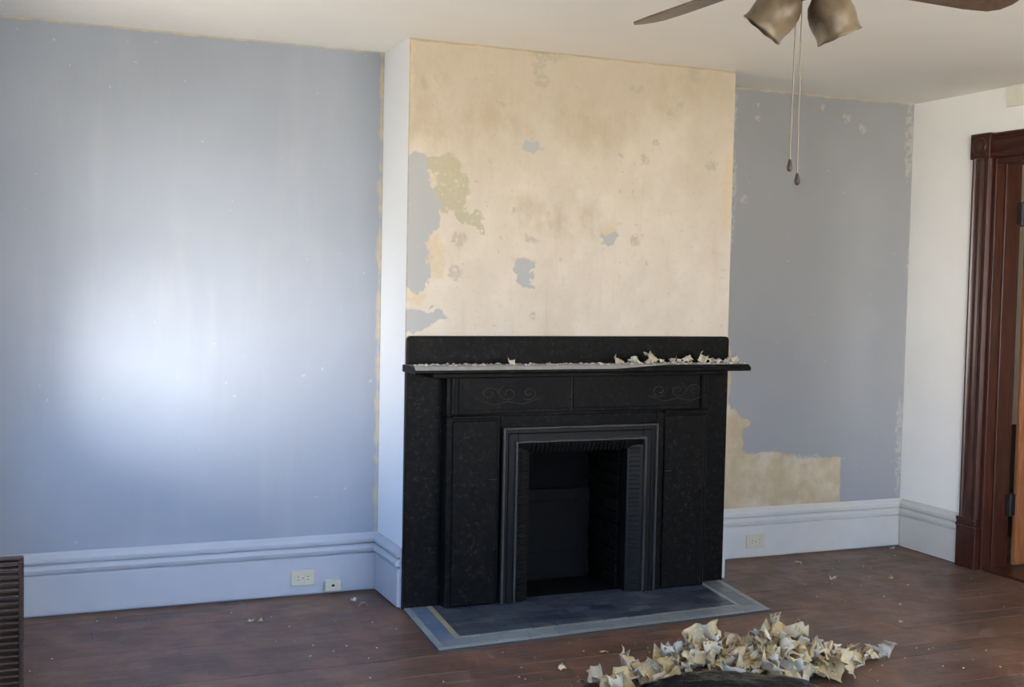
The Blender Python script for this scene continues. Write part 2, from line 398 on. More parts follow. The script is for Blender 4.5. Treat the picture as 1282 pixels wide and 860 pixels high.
# ------------------------------------------------------------------ shell
T = .18
floor = struct(boxes('floor', M['gap'], [(XL-T, XR+T+2.6, YF-T, YB+T, -.14, -.022)]),
               'worn brown wooden floorboards strewn with plaster dust', 'floor')
struct(boxes('ceiling', M['ceil'], [(XL-T, XR+T+2.6, YF-T, YB+T, H, H+.12)]), 'plain cream painted ceiling', 'ceiling')
struct(boxes('wall_back', M['blue'], [(XL, XR, YB, YB+T, 0, H)]), 'blue grey painted back wall behind the chimney breast', 'wall')
struct(holed('wall_left', M['blue'], (YF-T, 0), (YB+T, H), 'x', XL-T, XL, [WIN_L]), 'blue grey side wall with the window', 'wall')
struct(holed('wall_right', M['white'], (YF-T, 0), (YB+T, H), 'x', XR, XR+T, [(DOOR[0], DOOR[1], 0, DOOR[2])]),
       'white painted side wall with the doorway', 'wall')
struct(holed('wall_front', M['front'], (XL, 0), (XR, H), 'y', YF-T, YF, list(WINS_F)), 'pale wall facing the fireplace', 'wall')
FB = (.628, 1.18, 0, .757)     # firebox opening x0 x1 z0 z1
bm = bmesh.new()
for x0, x1, z0, z1 in ((0, FB[0], 0, H), (FB[1], BW, 0, H), (FB[0], FB[1], FB[3], H)): box(bm, x0, x1, 0, YB, z0, z1)
bmesh.ops.remove_doubles(bm, verts=bm.verts, dist=1e-5)
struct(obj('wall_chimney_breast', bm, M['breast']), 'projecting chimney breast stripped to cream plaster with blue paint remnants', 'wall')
# next room beyond the doorway
NX = XR+T
struct(boxes('wall_next_room_back', M['next'], [(NX, NX+2.6, YB, YB+T, 0, H)]), 'cream wall of the room beyond the door', 'wall')
struct(boxes('wall_next_room_side', M['next'], [(NX+2.6, NX+2.6+T, YF, YB+T, 0, H)]), 'far side wall of the room beyond the door', 'wall')
struct(holed('wall_next_room_front', M['next'], (NX, 0), (NX+2.6, H), 'y', -3.4-T, -3.4, [(NX+.5, NX+1.9, .5, 2.3)]), 'front wall of the room beyond the door', 'wall')
struct(boxes('trim_2', M['wains'], [(NX, NX+2.6, YB-.02, YB, 0, .74)]), 'dark wainscot in the room beyond the door', 'wainscot')

# floorboards, laid parallel to the fireplace wall
PW = .115; y = YB; row = 0
while y > YF:
    y0 = max(y-PW, YF); x = XL - random.uniform(0, 1.6)
    while x < XR+.1:
        x1 = x + random.uniform(1.6, 3.4)
        a, b = max(x, XL), min(x1, XR)
        if b-a > .05:
            bm = bmesh.new(); dz = random.uniform(-.0016, 0)
            box(bm, a+.001, b-.001, y0+.0007, y-.0007, -.022, dz)
            obj('plank', bm, M['floor'], floor, bevel=.0007)
        x = x1
    y = y0; row += 1
boxes('plank', M['floor'], [(XR, NX+2.6, DOOR[0]-2.4, YB, -.022, -.002)], floor)

# baseboards: moulded profile run along each stretch of wall
BP = [(0, 0.012), (.022, .012), (.022, .190), (.018, .196), (.008, .199), (.008, .209), (.031, .212), (.033, .224), (.026, .234), (.019, .242),
      (.008, .245), (.008, .254), (.027, .257), (.027, .271), (.020, .280), (.010, .290), (.006, .300), (0, .300)]
def baseboard(name, p0, p1, out, label):
    bm = bmesh.new(); p0, p1, out = Vector((*p0, 0)), Vector((*p1, 0)), Vector((*out, 0))
    prism(bm, BP, lambda p, e: (p1 if e else p0) + out*p[0] + Vector((0, 0, p[1])))
    o = struct(obj(name, bm, M['base_r' if 'right' in name else 'base']), label, 'baseboard'); return o
baseboard('baseboard_back_left', (XL, YB), (0, YB), (0, -1), 'moulded blue white baseboard left of the fireplace')
baseboard('baseboard_breast_left', (0, YB-.03), (0, -.002), (-1, 0), 'short moulded baseboard on the left return of the chimney breast')
baseboard('baseboard_breast_right', (BW, YB-.03), (BW, -.002), (1, 0), 'short moulded baseboard on the right return of the chimney breast')
baseboard('baseboard_back_right', (BW, YB), (XR, YB), (0, -1), 'moulded pale baseboard in the alcove right of the fireplace')
baseboard('baseboard_right', (XR, YB-.03), (XR, DOOR[1]+.145), (-1, 0), 'moulded white baseboard between the corner and the doorway')
baseboard('baseboard_right_front', (XR, DOOR[0]-.145), (XR, YF), (-1, 0), 'white baseboard on the near side of the doorway')
baseboard('baseboard_left', (XL, YF), (XL, YB-.03), (1, 0), 'blue white baseboard under the side window')
baseboard('baseboard_front', (XL+.03, YF), (XR-.03, YF), (0, 1), 'pale baseboard on the wall facing the fireplace')
struct(boxes('pale_strip_1', simple('pale_cream_patch', (.72, .70, .60), .6, .3), [(XR-.012, XR, -1.3, -.345, 2.635, H)]),  # thin pale strip standing proud of the upper wall
       'pale cream strip high on the white wall above the doorway', 'trim')

# ------------------------------------------------------------------ windows (outside the frame, they light the room)
def window(name, axis, plane, inward, u0, u1, z0, z1, upper, label):
    root = struct(empty(name), label, 'window'); zm = (z0+z1)/2
    def bx(nm, a0, a1, c0, c1, d0, d1, mat, parent=root):
        lo, hi = sorted((plane+d0*inward, plane+d1*inward))
        return boxes(nm, mat, [(lo, hi, a0, a1, c0, c1) if axis == 'x' else (a0, a1, lo, hi, c0, c1)], parent, .003)
    for a, b in ((u0-.11, u0), (u1, u1+.11)): bx('side_casing', a, b, z0-.02, z1+.11, 0, .02, M['sash'])
    bx('head_casing', u0, u1, z1, z1+.11, 0, .02, M['sash']); bx('window_sill', u0-.13, u1+.13, z0-.045, z0, -.10, .05, M['sash'])
    for nm, a, b, d, mat in (('lower_sash', z0, zm+.02, -.07, M['pane']), ('upper_sash', zm-.02, z1, -.115, upper)):
        lst = []
        for (p0, p1, r0, r1) in ((u0, u0+.045, a, b), (u1-.045, u1, a, b), (u0+.045, u1-.045, a, a+.045), (u0+.045, u1-.045, b-.04, b)):
            lo, hi = sorted((plane+(d-.02)*inward, plane+(d+.02)*inward))
            lst.append((lo, hi, p0, p1, r0, r1) if axis == 'x' else (p0, p1, lo, hi, r0, r1))
        s = boxes(nm, M['sash'], lst, root)
        bx('pane', u0+.045, u1-.045, a+.045, b-.04, d-.002, d+.002, mat, s)
window('window_1', 'x', XL, 1, *WIN_L, M['greyed'], 'tall double hung sash window in the blue side wall')
window('window_2', 'y', YF, 1, *WINS_F[0], M['pane'], 'unseen tall sash window facing the fireplace, nearest the blue side wall')
window('window_3', 'y', YF, 1, *WINS_F[1], M['pane'], 'unseen added sash window facing the fireplace, middle of the three')
window('window_4', 'y', YF, 1, *WINS_F[2], M['pane'], 'unseen tall sash window facing the fireplace, nearest the white side wall')
window('window_5', 'y', -3.4, 1, NX+.5, NX+1.9, .5, 2.3, M['pane'], 'unseen window added to light the room beyond the door')  # unseen; added so daylight reaches the open door leaf

# ------------------------------------------------------------------ doorway
door = struct(empty('door_1', (XR, DOOR[1], 0)), 'dark red varnished doorway with moulded casing and corner block', 'door')
CW = .14                                            # casing width
CP = [(0, 0), (0, .024), (.006, .030), (.016, .030), (.022, .022), (.030, .018), (.040, .026), (.052, .030), (.066, .030), (.078, .024),
      (.086, .017), (.098, .017), (.106, .026), (.116, .034), (.128, .034), (.136, .026), (.14, .016), (.14, 0)]
def casing_v(yo, sgn, z0, z1):
    bm = bmesh.new(); prism(bm, CP, lambda p, e: Vector((XR-p[1], yo+sgn*p[0], z1 if e else z0))); return bm
for yo, s in ((DOOR[1]+CW, -1), (DOOR[0]-CW, 1)):
    obj('side_casing', casing_v(yo, s, .29, DOOR[2]), M['wood'], door)
    ya, yb = sorted((yo+s*-.006, yo+s*(CW+.004)))
    pl = boxes('plinth_block', M['wood'], [(XR-.040, XR, ya, yb, 0, .235)], door, .004)
    boxes('plinth_moulding', M['wood'], [(XR-.044, XR, ya-.004, yb+.004, .235, .252), (XR-.038, XR, ya, yb, .252, .27), (XR-.042, XR, ya-.002, yb+.002, .27, .29)], pl, .003)
    bm = bmesh.new(); box(bm, XR-.042, XR, ya, yb, DOOR[2], DOOR[2]+CW+.004)
    cb = obj('corner_block', bm, M['wood'], door, .004)
    bm = bmesh.new(); mt = Matrix.Translation((XR-.042, (ya+yb)/2, DOOR[2]+CW/2)) @ Matrix.Rotation(-math.pi/2, 4, 'Y')
    lathe(bm, [(.052, -.002), (.052, .006), (.044, .010), (.036, .004), (.026, .004), (.018, .010), (.004, .012)], 20, mt, cap1=True)
    obj('rosette', bm, M['wood'], cb, smooth=True)
bm = bmesh.new(); prism(bm, CP, lambda p, e: Vector((XR-p[1], DOOR[1] if e else DOOR[0], DOOR[2]+CW-p[0])))
obj('head_casing', bm, M['wood'], door)
boxes('jamb', M['wood'], [(XR-.005, NX+.01, DOOR[1]-.025, DOOR[1], 0, DOOR[2])], door, .003)
boxes('jamb', M['wood'], [(XR-.005, NX+.01, DOOR[0], DOOR[0]+.025, 0, DOOR[2])], door, .003)
boxes('head_jamb', M['wood'], [(XR-.005, NX+.01, DOOR[0]+.025, DOOR[1]-.025, DOOR[2]-.03, DOOR[2])], door, .003)
boxes('door_stop', M['wood'], [(XR+.06, XR+.125, DOOR[1]-.038, DOOR[1]-.025, 0, DOOR[2]-.03)], door, .003)
boxes('threshold', M['wood'], [(XR+.01, NX, DOOR[0]+.025, DOOR[1]-.025, -.01, .014)], door, .004)
LX, LY = NX+.055, DOOR[1]-.035                      # open leaf stands square to the wall, inside the next room
leaf = boxes('door_leaf', M['leaf'], [(LX, LX+.82, LY, LY+.026, .015, DOOR[2]-.035)], door, .003)
for z0, z1 in ((.02, .26), (.86, 1.0), (2.18, 2.32)): boxes('rail', M['leaf'], [(LX+.11, LX+.71, LY-.008, LY, z0, z1)], leaf, .002)
for x0 in (LX, LX+.71): boxes('stile', M['leaf'], [(x0, x0+.11, LY-.008, LY, .02, DOOR[2]-.04)], leaf, .002)
for zc in (.37, 2.05):
    bm = bmesh.new(); lathe(bm, [(.008, -.07), (.013, -.065), (.013, .065), (.008, .07)], 12, Matrix.Translation((NX+.022, LY+.012, zc)), True, True)
    hg = obj('hinge', bm, M['blackmetal'], door, smooth=False)
    boxes('hinge_plate', M['blackmetal'], [(NX+.012, LX+.02, LY+.008, LY+.014, zc-.062, zc+.062), (NX-.02, NX+.03, DOOR[1]-.030, DOOR[1]-.026, zc-.062, zc+.062)], hg)
local(door)

# ------------------------------------------------------------------ fireplace
fp = tag(empty('fireplace', (.91, 0, 0)), 'black slate fireplace surround with shelf and cast iron frame', 'fireplace')
SH = 1.16
def slate(name, *b, parent=fp, bev=.004): return boxes(name, M['slate'], [b], parent, bev)
slate('side_slab', 0.0, .30, -.03, 0, 0, SH); slate('side_slab', 1.53, 1.815, -.03, 0, 0, SH)
slate('pilaster', .185, .465, -.10, -.03, .0135, .945); slate('pilaster', 1.345, 1.648, -.10, -.03, .0135, .945)
fz = slate('frieze', .185, 1.648, -.10, -.03, .955, SH)
slate('frieze_groove', .19, 1.643, -.094, -.03, .945, .955, parent=fz, bev=0)
slate('lintel', .465, 1.345, -.094, -.03, .80, .945)
for a, b in ((.215, .445), (1.385, 1.625)):        # raised pilaster panels with a ledge on top
    p = slate('pilaster_panel', a, b, -.112, -.10, .02, .925)
    slate('ledge', a-.008, b+.008, -.120, -.10, .935, .952, parent=p)
slate('frieze_end_strip', .205, .222, -.114, -.10, .955, SH); slate('frieze_end_strip', .24, .246, -.106, -.10, .955, SH)
slate('frieze_end_strip', 1.60, 1.617, -.114, -.10, .955, SH)
slate('frieze_panel', .262, .835, -.105, -.10, .975, 1.14); slate('frieze_panel', .855, 1.585, -.105, -.10, .975, 1.14)
slate('bed_moulding', .10, 1.73, -.135, -.03, 1.135, SH)
bm = bmesh.new()
prism(bm, [(0, SH), (-.195, SH), (-.20, SH+.005), (-.20, SH+.018), (-.178, SH+.034), (0, SH+.034)], lambda p, e: Vector((1.845 if e else -.012, p[0], p[1])))
sh = obj('shelf', bm, M['slate'], fp, .002)
bm = bmesh.new()                                    # plaster dust lying on the shelf and its sloping lip
NXD = 70; prof_ = [(-.1995, SH+.0186), (-.189, SH+.0264), (-.178, SH+.0346), (-.14, SH+.0355), (-.09, SH+.036), (-.034, SH+.0345)]
rows = []
for j, (yy, zz) in enumerate(prof_):
    lipf = lambda i: min(1, max(0, (1.853*i/NXD-1.05)/.3)) if j < 2 else 0
    rows.append([bm.verts.new((-.010+1.853*i/NXD, yy+(-.178-yy)*lipf(i), zz+(SH+.0346-zz)*lipf(i)+(.0035*mnoise.noise((i*.6, j*.9, 3))+.002)*(0 if j in (0, 5) or i in (0, NXD) else 1))) for i in range(NXD+1)])
for j in range(len(prof_)-1):
    for i in range(NXD): bm.faces.new((rows[j][i], rows[j][i+1], rows[j+1][i+1], rows[j+1][i]))
obj('dust_film', bm, M['dust'], sh, smooth=True)
bm = bmesh.new()                                    # upstand with rounded top corners
pr = [(0.004, 1.194), (1.814, 1.194), (1.814, 1.315), (1.809, 1.326), (1.798, 1.332), (.020, 1.332), (.009, 1.326), (.004, 1.315)]
prism(bm, pr, lambda p, e: Vector((p[0], -.032 if e else 0, p[1])))
obj('upstand', bm, M['slate'], fp, .003)
# incised ornament on the frieze and pilasters
def line(parent, pts, r=.0022): 
    bm = bmesh.new(); tube(bm, pts, r, 5); return obj('incised_line', bm, M['gilt'], parent)
def scroll(cx, cz, s, turns, a0, y=-.1055):
    return [(cx+s*(1-t*.8)*math.cos(a0+turns*6.283*t), y, cz+.75*abs(s)*(1-t*.8)*math.sin(a0+turns*6.283*t)) for t in [i/28 for i in range(29)]]
line(fz, [(.845, -.1025, .965), (.845, -.1025, 1.13)], .0026); line(fz, [(.838, -.1025, 1.03), (.852, -.1025, 1.06)], .002)
for cx, sg in ((.50, 1), (1.46, -1)):
    for dx, s, a in ((-.10, .045, 0), (0.0, .055, 2), (.11, .045, 4)):
        line(fz, scroll(cx+sg*dx, 1.055, s*sg, 1.3, a))
    line(fz, [(cx-.17, -.1055, 1.03), (cx-.08, -.1055, 1.00), (cx, -.1055, 1.015), (cx+.08, -.1055, 1.00), (cx+.17, -.1055, 1.03)])
for xa, xb in ((.405, .445), (1.39, 1.43)): line(fp, [(xa, -.113, .635), (xb, -.113, .635)], .002)
# cast iron frame: flat band with raised beads, then a splayed inner border with ribs
FX0, FX1, FZ = .472, 1.336, .888
IX0, IX1, IZ = .552, 1.256, .806
iron = M['iron']
fr = boxes('cast_iron_frame', iron, [(FX0, IX0, -.118, -.03, .0135, FZ), (IX1, FX1, -.118, -.03, .0135, FZ), (IX0, IX1, -.118, -.03, IZ, FZ)], fp, .003)
def rim(name, x0, x1, zt, w, y0, y1, mat=iron):
    boxes(name, mat, [(x0, x0+w, y0, y1, .0135, zt), (x1-w, x1, y0, y1, .0135, zt), (x0+w, x1-w, y0, y1, zt-w, zt)], fr, .003)
rim('outer_bead', FX0, FX1, FZ, .010, -.132, -.11, M['bead'])
rim('middle_bead', FX0+.028, FX1-.028, FZ-.028, .006, -.124, -.11)
rim('inner_bead', IX0-.014, IX1+.014, IZ+.014, .010, -.134, -.11, M['bead'])
bm = bmesh.new()                                    # splayed inner border
ya, yb = -.114, -.088
o0, o1, i0, i1 = IX0, IX1, FB[0], FB[1]
prism(bm, [(o0, ya), (i0, yb), (i0, -.02), (o0, -.02)], lambda p, e: Vector((p[0], p[1], FB[3]+.02 if e else .0135)))
prism(bm, [(o1, ya), (i1, yb), (i1, -.02), (o1, -.02)], lambda p, e: Vector((p[0], p[1], FB[3]+.02 if e else .0135)))
prism(bm, [(IZ, ya), (FB[3], yb), (FB[3], -.02), (IZ, -.02)], lambda p, e: Vector((o1 if e else o0, p[1], p[0])))
obj('inner_border', bm, iron, fr)
rib_me = None
def rib(loc, rot):
    global rib_me
    if rib_me is None:
        bm = bmesh.new(); box(bm, -.026, .026, -.010, .003, -.006, .006)
        o = obj('rib', bm, iron, fr, .003); rib_me = o.data
    else:
        o = bpy.data.objects.new('rib', rib_me); COL.objects.link(o); o.parent = fr
    o.location = loc; o.rotation_euler = rot
ang = math.atan2(yb-ya, i0-o0)
z = .03
while z < .78:
    rib(((o0+i0)/2, (ya+yb)/2, z), (0, 0, ang)); rib(((o1+i1)/2, (ya+yb)/2, z), (0, 0, -ang)); z += .0235
x = FB[0]+.012
while x < FB[1]:
    rib((x, (ya+yb)/2, (IZ+FB[3])/2), Matrix.Rotation(math.pi/2, 3, 'Y').to_4x4().to_euler()); COL.objects[-1].rotation_euler = (-ang*.0+math.atan2(IZ-FB[3], yb-ya)*0+0, math.pi/2, 0) if False else COL.objects[-1].rotation_euler
    x += .0235
# ribs of the head run front to back: turn them to follow the splay
for c in fr.children:
    if c.name.startswith('rib') and abs(c.rotation_euler.y) > .5:
        d = Vector((0, yb-ya, FB[3]-IZ)).normalized(); nrm = Vector((0, -d.z, d.y)); nrm = nrm if nrm.y < 0 or nrm.z < 0 else -nrm
        yv = -nrm; zv = d.cross(yv)
        c.rotation_euler = Matrix((d, yv, zv)).transposed().to_euler()
# firebox
boxes('firebox_lining', M['soot'], [(FB[0]-.03, FB[0], -.03, .34, 0, FB[3]+.03), (FB[1], FB[1]+.03, -.03, .34, 0, FB[3]+.03),
      (FB[0], FB[1], -.045, .34, FB[3], FB[3]+.03), (FB[0], FB[1], .34, .37, 0, FB[3]+.03)], fp)
boxes('firebox_floor', M['soot'], [(FB[0], FB[1], -.03, .34, 0.0, .012)], fp)
bp = boxes('fireback_plate', M['plate'], [(.66, 1.15, .27, .285, .012, .50)], fp, .004)
boxes('plate_panel', M['plate'], [(.73, 1.08, .262, .27, .16, .44)], bp, .004)
bm = bmesh.new()                                    # bricks of the right firebox cheek
z = .02
brick_me = None
k = 0
while z < .70:
    for i in range(2):
        bm = bmesh.new(); yy = .0+i*.16+(.08 if k % 2 else 0)
        box(bm, FB[1]-.010, FB[1]+.002, yy, min(yy+.15, .338), z, z+.058); obj('brick', bm, M['soot'], fp, .003)
    if k % 2: boxes('brick', M['soot'], [(FB[1]-.010, FB[1]+.002, 0, .07, z, z+.058)], fp, .003)
    z += .066; k += 1
local(fp)

# ------------------------------------------------------------------ hearth
HZ = .012
hearth = tag(empty('hearth', (.87, -.35, 0)), 'flat tiled hearth of dark blue tiles with a pale grey border', 'hearth')
HC = [Vector((-.052, -.705)), Vector((1.715, -.620)), Vector((1.80, -.032)), Vector((.003, -.032))]   # front left, front right, back right, back left
def hmap(u, v):                                     # u, v in metres on a 1.79 x .64 hearth
    s, t = u/1.79, v/.64
    p = HC[0].lerp(HC[1], s).lerp(HC[3].lerp(HC[2], s), t); return p
def hquad(name, u0, u1, v0, v1, z0, z1, mat, g=.0018):
    bm = bmesh.new(); cs = [hmap(u0+g, v0+g), hmap(u1-g, v0+g), hmap(u1-g, v1-g), hmap(u0+g, v1-g)]
    a = [bm.verts.new((c.x, c.y, z0)) for c in cs]; b = [bm.verts.new((c.x, c.y, z1)) for c in cs]
    bm.faces.new(b); bm.faces.new(a[::-1])
    for i in range(4): bm.faces.new((a[i], a[(i+1) % 4], b[(i+1) % 4], b[i]))
    return obj(name, bm, mat, hearth)
hquad('grout_bed', 0, 1.79, 0, .64, 0, HZ-.003, M['grout'], 0)
def strip(u0, u1, v0, v1, n, along, mat):
    for i in range(n):
        if along == 'u': hquad('tile', u0+(u1-u0)*i/n, u0+(u1-u0)*(i+1)/n, v0, v1, HZ-.003, HZ+random.uniform(-.0006, .0006), mat)
        else: hquad('tile', u0, u1, v0+(v1-v0)*i/n, v0+(v1-v0)*(i+1)/n, HZ-.003, HZ+random.uniform(-.0006, .0006), mat)
b1, b2, b3 = .035, .115, .145
strip(0, 1.79, 0, b1, 12, 'u', M['t_light']); strip(0, b1, b1, .64, 4, 'v', M['t_light']); strip(1.79-b1, 1.79, b1, .64, 4, 'v', M['t_light'])
strip(b1, 1.79-b1, b1, b2, 12, 'u', mat_tile('grey_blue_front_tile', (.20, .235, .26), (.27, .30, .31)))
strip(b1, b2, b2, .64, 4, 'v', M['t_blue']); strip(1.79-b2, 1.79-b1, b2, .64, 4, 'v', mat_tile('grey_green_end_tile', (.13, .155, .165), (.18, .20, .20)))
strip(b2, 1.79-b2, b2, b3, 12, 'u', M['t_light']); strip(b2, b3, b3, .64, 4, 'v', M['t_olive']); strip(1.79-b3, 1.79-b2, b3, .64, 4, 'v', M['t_light'])
for r in range(6):
    v0 = b3+(.64-b3)*r/6; v1 = b3+(.64-b3)*(r+1)/6
    sh_ = .06 if r % 2 else 0; us = [b3] + [b3+sh_+.125*k for k in range(1, 12)] + [1.79-b3]
    for u0, u1 in zip(us, us[1:]): hquad('tile', u0, u1, v0, v1, HZ-.003, HZ+random.uniform(-.0006, .0006), M['t_field'])
local(hearth)

# ------------------------------------------------------------------ electrical fittings on the baseboards
def wallplate(name, x0, x1, z0, z1, depth, label, cat, kind):
    yb_ = YB-.0222
    r = tag(empty(name, ((x0+x1)/2, yb_, z0)), label, cat)
    boxes('plate', M['beige'], [(x0, x1, yb_-depth, yb_, z0, z1)], r, .003)
    if kind == 'duplex':
        w = x1-x0
        for i, cx in enumerate((x0+w*.3, x0+w*.7)):
            s = boxes('socket_face', M['beige'], [(cx-w*.14, cx+w*.14, yb_-depth-.002, yb_-depth, z0+.016, z1-.016)], r, .001)
            for dz in (-.008, .008): boxes('slot', M['hole'], [(cx-.004, cx+.006, yb_-depth-.0026, yb_-depth-.001, (z0+z1)/2+dz-.0012, (z0+z1)/2+dz+.0012)], s)
        boxes('screw', M['chain'], [((x0+x1)/2-.003, (x0+x1)/2+.003, yb_-depth-.0015, yb_-depth, (z0+z1)/2-.003, (z0+z1)/2+.003)], r)
    else:
        boxes('jack_hole', M['hole'], [((x0+x1)/2-.006, (x0+x1)/2+.008, yb_-depth-.0012, yb_-depth, (z0+z1)/2-.004, (z0+z1)/2+.007)], r)
        boxes('cover_lip', M['beige'], [(x0-.002, x1+.002, yb_-depth+.006, yb_-.004, z0-.002, z0+.006)], r)
    local(r); return r
wallplate('wall_outlet', -.455, -.335, .055, .132, .008, 'cream double outlet plate on the baseboard left of the fireplace', 'outlet', 'duplex')
wallplate('phone_jack', -.285, -.205, .020, .075, .028, 'small cream phone jack box beside the double outlet', 'phone jack', 'jack')
wallplate('wall_outlet', 2.245, 2.375, .062, .142, .007, 'painted over outlet plate on the baseboard in the alcove', 'outlet', 'duplex')

# ------------------------------------------------------------------ slatted cabinet at the left edge
RX1, RY, RZ = -1.706, -.66, .524
rc = tag(empty('louvered_shutter', (-1.85, -.65, 0)), 'dark brown louvered wooden shutter cut off by the left edge', 'shutter')
RX0 = -2.0
for x0, x1 in ((RX0, RX0+.030), (RX1-.020, RX1)): boxes('stile', M['slat'], [(x0, x1, RY, RY+.03, 0, RZ-.004)], rc, .005)
boxes('top_rail', M['slat'], [(RX0, RX1, RY-.002, RY+.032, RZ-.012, RZ)], rc, .004)
boxes('bottom_rail', M['slat'], [(RX0+.03, RX1-.02, RY+.004, RY+.028, 0, .03)], rc, .003)
z = .032; slat_me = None
while z < RZ-.03:
    if slat_me is None:
        bm = bmesh.new(); prism(bm, [(.012, 0), (-.012, .003), (-.016, .008), (-.012, .014), (.012, .022)], lambda p, e: Vector((RX1-.019 if e else RX0+.029, p[0], p[1])))
        o = obj('slat', bm, M['slat'], rc); slat_me = o.data
    else:
        o = bpy.data.objects.new('slat', slat_me); COL.objects.link(o); o.parent = rc
    o.location = (0, RY+.016, z); z += .0255
bm = bmesh.new()
zb_ = .02
while zb_ < RZ-.02:                                  # beaded edge strip on the right stile
    bmesh.ops.create_icosphere(bm, subdivisions=1, radius=.006, matrix=Matrix.Translation((RX1-.007, RY-.001, zb_))); zb_ += .013
obj('beaded_edge', bm, M['slat'], rc, smooth=True)
local(rc)

# ------------------------------------------------------------------ ceiling fan
FHX, FHY, BZ = .01, -3.047, 2.37
fan = tag(empty('ceiling_fan', (FHX, FHY, BZ)), 'four blade brown ceiling fan with amber glass shades and pull chains', 'ceiling fan')
def tr(dx, dy, z): return Matrix.Translation((FHX+dx, FHY+dy, z))
bm = bmesh.new(); lathe(bm, [(.02, -.09), (.05, -.085), (.07, -.05), (.075, 0)], 24, tr(0, 0, H), True, True); obj('ceiling_canopy', bm, M['brass'], fan, smooth=True)
bm = bmesh.new(); lathe(bm, [(.013, 2.5), (.013, H-.05)], 12, tr(0, 0, 0)); obj('down_rod', bm, M['brass'], fan, smooth=True)
bm = bmesh.new(); lathe(bm, [(.02, .145), (.06, .14), (.105, .11), (.115, .07), (.115, .03), (.09, .0), (.07, -.012), (.04, -.014)], 32, tr(0, 0, BZ), True, True)
obj('motor_housing', bm, M['brass'], fan, smooth=True)
RB = .715
for k in range(4):
    a = math.radians(94 + 90*k) if k else math.radians(94)
    a = math.radians(93 - 90*k)
    mt = Matrix.Translation((FHX, FHY, BZ)) @ Matrix.Rotation(a, 4, 'Z') @ Matrix.Rotation(math.radians(-12), 4, 'X')
    bm = bmesh.new()
    out = [(.17, -.045), (.22, -.055), (.40, -.062), (.60, -.064), (.68, -.056), (.708, -.035), (RB, 0), (.708, .035), (.68, .056), (.60, .064), (.40, .062), (.22, .055), (.17, .045)]
    lo = [bm.verts.new(mt @ Vector((x, y_, -.003))) for x, y_ in out]; hi = [bm.verts.new(mt @ Vector((x, y_, .003))) for x, y_ in out]
    bm.faces.new(hi); bm.faces.new(lo[::-1])
    for i in range(len(out)): j = (i+1) % len(out); bm.faces.new((lo[i], lo[j], hi[j], hi[i]))
    b = obj('blade', bm, M['blade'], fan)
    bm = bmesh.new()
    for (x0, y0, z0, x1, y1, z1) in ((.09, -.018, -.006, .20, .018, -.003), (.18, -.04, -.006, .24, .04, -.003)):
        vs8 = [bm.verts.new(mt @ Vector((x, y_, z_))) for z_ in (z0, z1) for y_ in (y0, y1) for x in (x0, x1)]
        for f in ((0, 2, 3, 1), (4, 5, 7, 6), (0, 1, 5, 4), (2, 6, 7, 3), (0, 4, 6, 2), (1, 3, 7, 5)): bm.faces.new([vs8[i] for i in f])
    obj('blade_iron', bm, M['brass'], b)
bm = bmesh.new(); lathe(bm, [(.045, -.014), (.05, -.03), (.045, -.05), (.03, -.06), (.018, -.075), (.004, -.08)], 24, tr(0, 0, BZ), True, True)
obj('light_fitter', bm, M['brass'], fan, smooth=True)
for nm, az, tilt, base in (('l', math.atan2(.39, -.92)-.35, math.radians(40), (-.012, .004)), ('r', math.atan2(-.39, .92)+.2, math.radians(25), (.046, -.022))):
    axis = Vector((math.cos(az)*math.sin(tilt), math.sin(az)*math.sin(tilt), -math.cos(tilt)))
    p0 = Vector((FHX+base[0], FHY+base[1], BZ-.052))
    bm = bmesh.new(); tube(bm, [Vector((FHX+base[0]*.4, FHY+base[1]*.4, BZ-.04)), p0, p0+axis*.022], .012, 10)
    arm = obj('lamp_arm', bm, M['brass'], fan, smooth=True)
    mt = Matrix.Translation(p0+axis*.006) @ axis.to_track_quat('Z', 'Y').to_matrix().to_4x4()
    def wob(i, a, r, z): 
        s = max(0, (i-4)/5) if i <= 9 else max(0, (14-i)/5)
        return r*(1+.012*s*math.cos(8*a)), z+.0012*s*math.cos(8*a)
    prof = [(.020, 0), (.032, .008), (.046, .022), (.054, .042), (.057, .062), (.056, .080), (.054, .092), (.0535, .102), (.055, .110), (.057, .116)]
    inn = [(r-.003, z) for r, z in prof[::-1]]
    bm = bmesh.new(); lathe(bm, prof+inn[:-1]+[(.017, .004)], 36, mt, wob=lambda i, a, r, z: wob(i if i < 10 else i, a, r, z))
    sh_o = obj('lamp_shade', bm, M['shade'], arm, smooth=True)
    bm = bmesh.new(); lathe(bm, [(.012, .0), (.014, .02), (.024, .045), (.026, .06), (.018, .078), (.004, .084)], 16, mt, True, True)
    obj('light_bulb', bm, M['bulb'], arm, smooth=True)
for (dx, dy, zend) in ((-.012, .004, 1.905), (.006, -.003, 1.872)):
    bm = bmesh.new(); tube(bm, [(FHX+dx*.6, FHY+dy, BZ-.06), (FHX+dx, FHY+dy, zend)], .0016, 6)
    ch = obj('pull_chain', bm, M['chain'], fan)
    bm = bmesh.new(); lathe(bm, [(.002, .004), (.004, 0), (.0075, -.016), (.006, -.022), (.003, -.026)], 10, tr(dx, dy, zend), True, True)
    obj('chain_pull', bm, M['tassel'], ch, smooth=True)
local(fan)

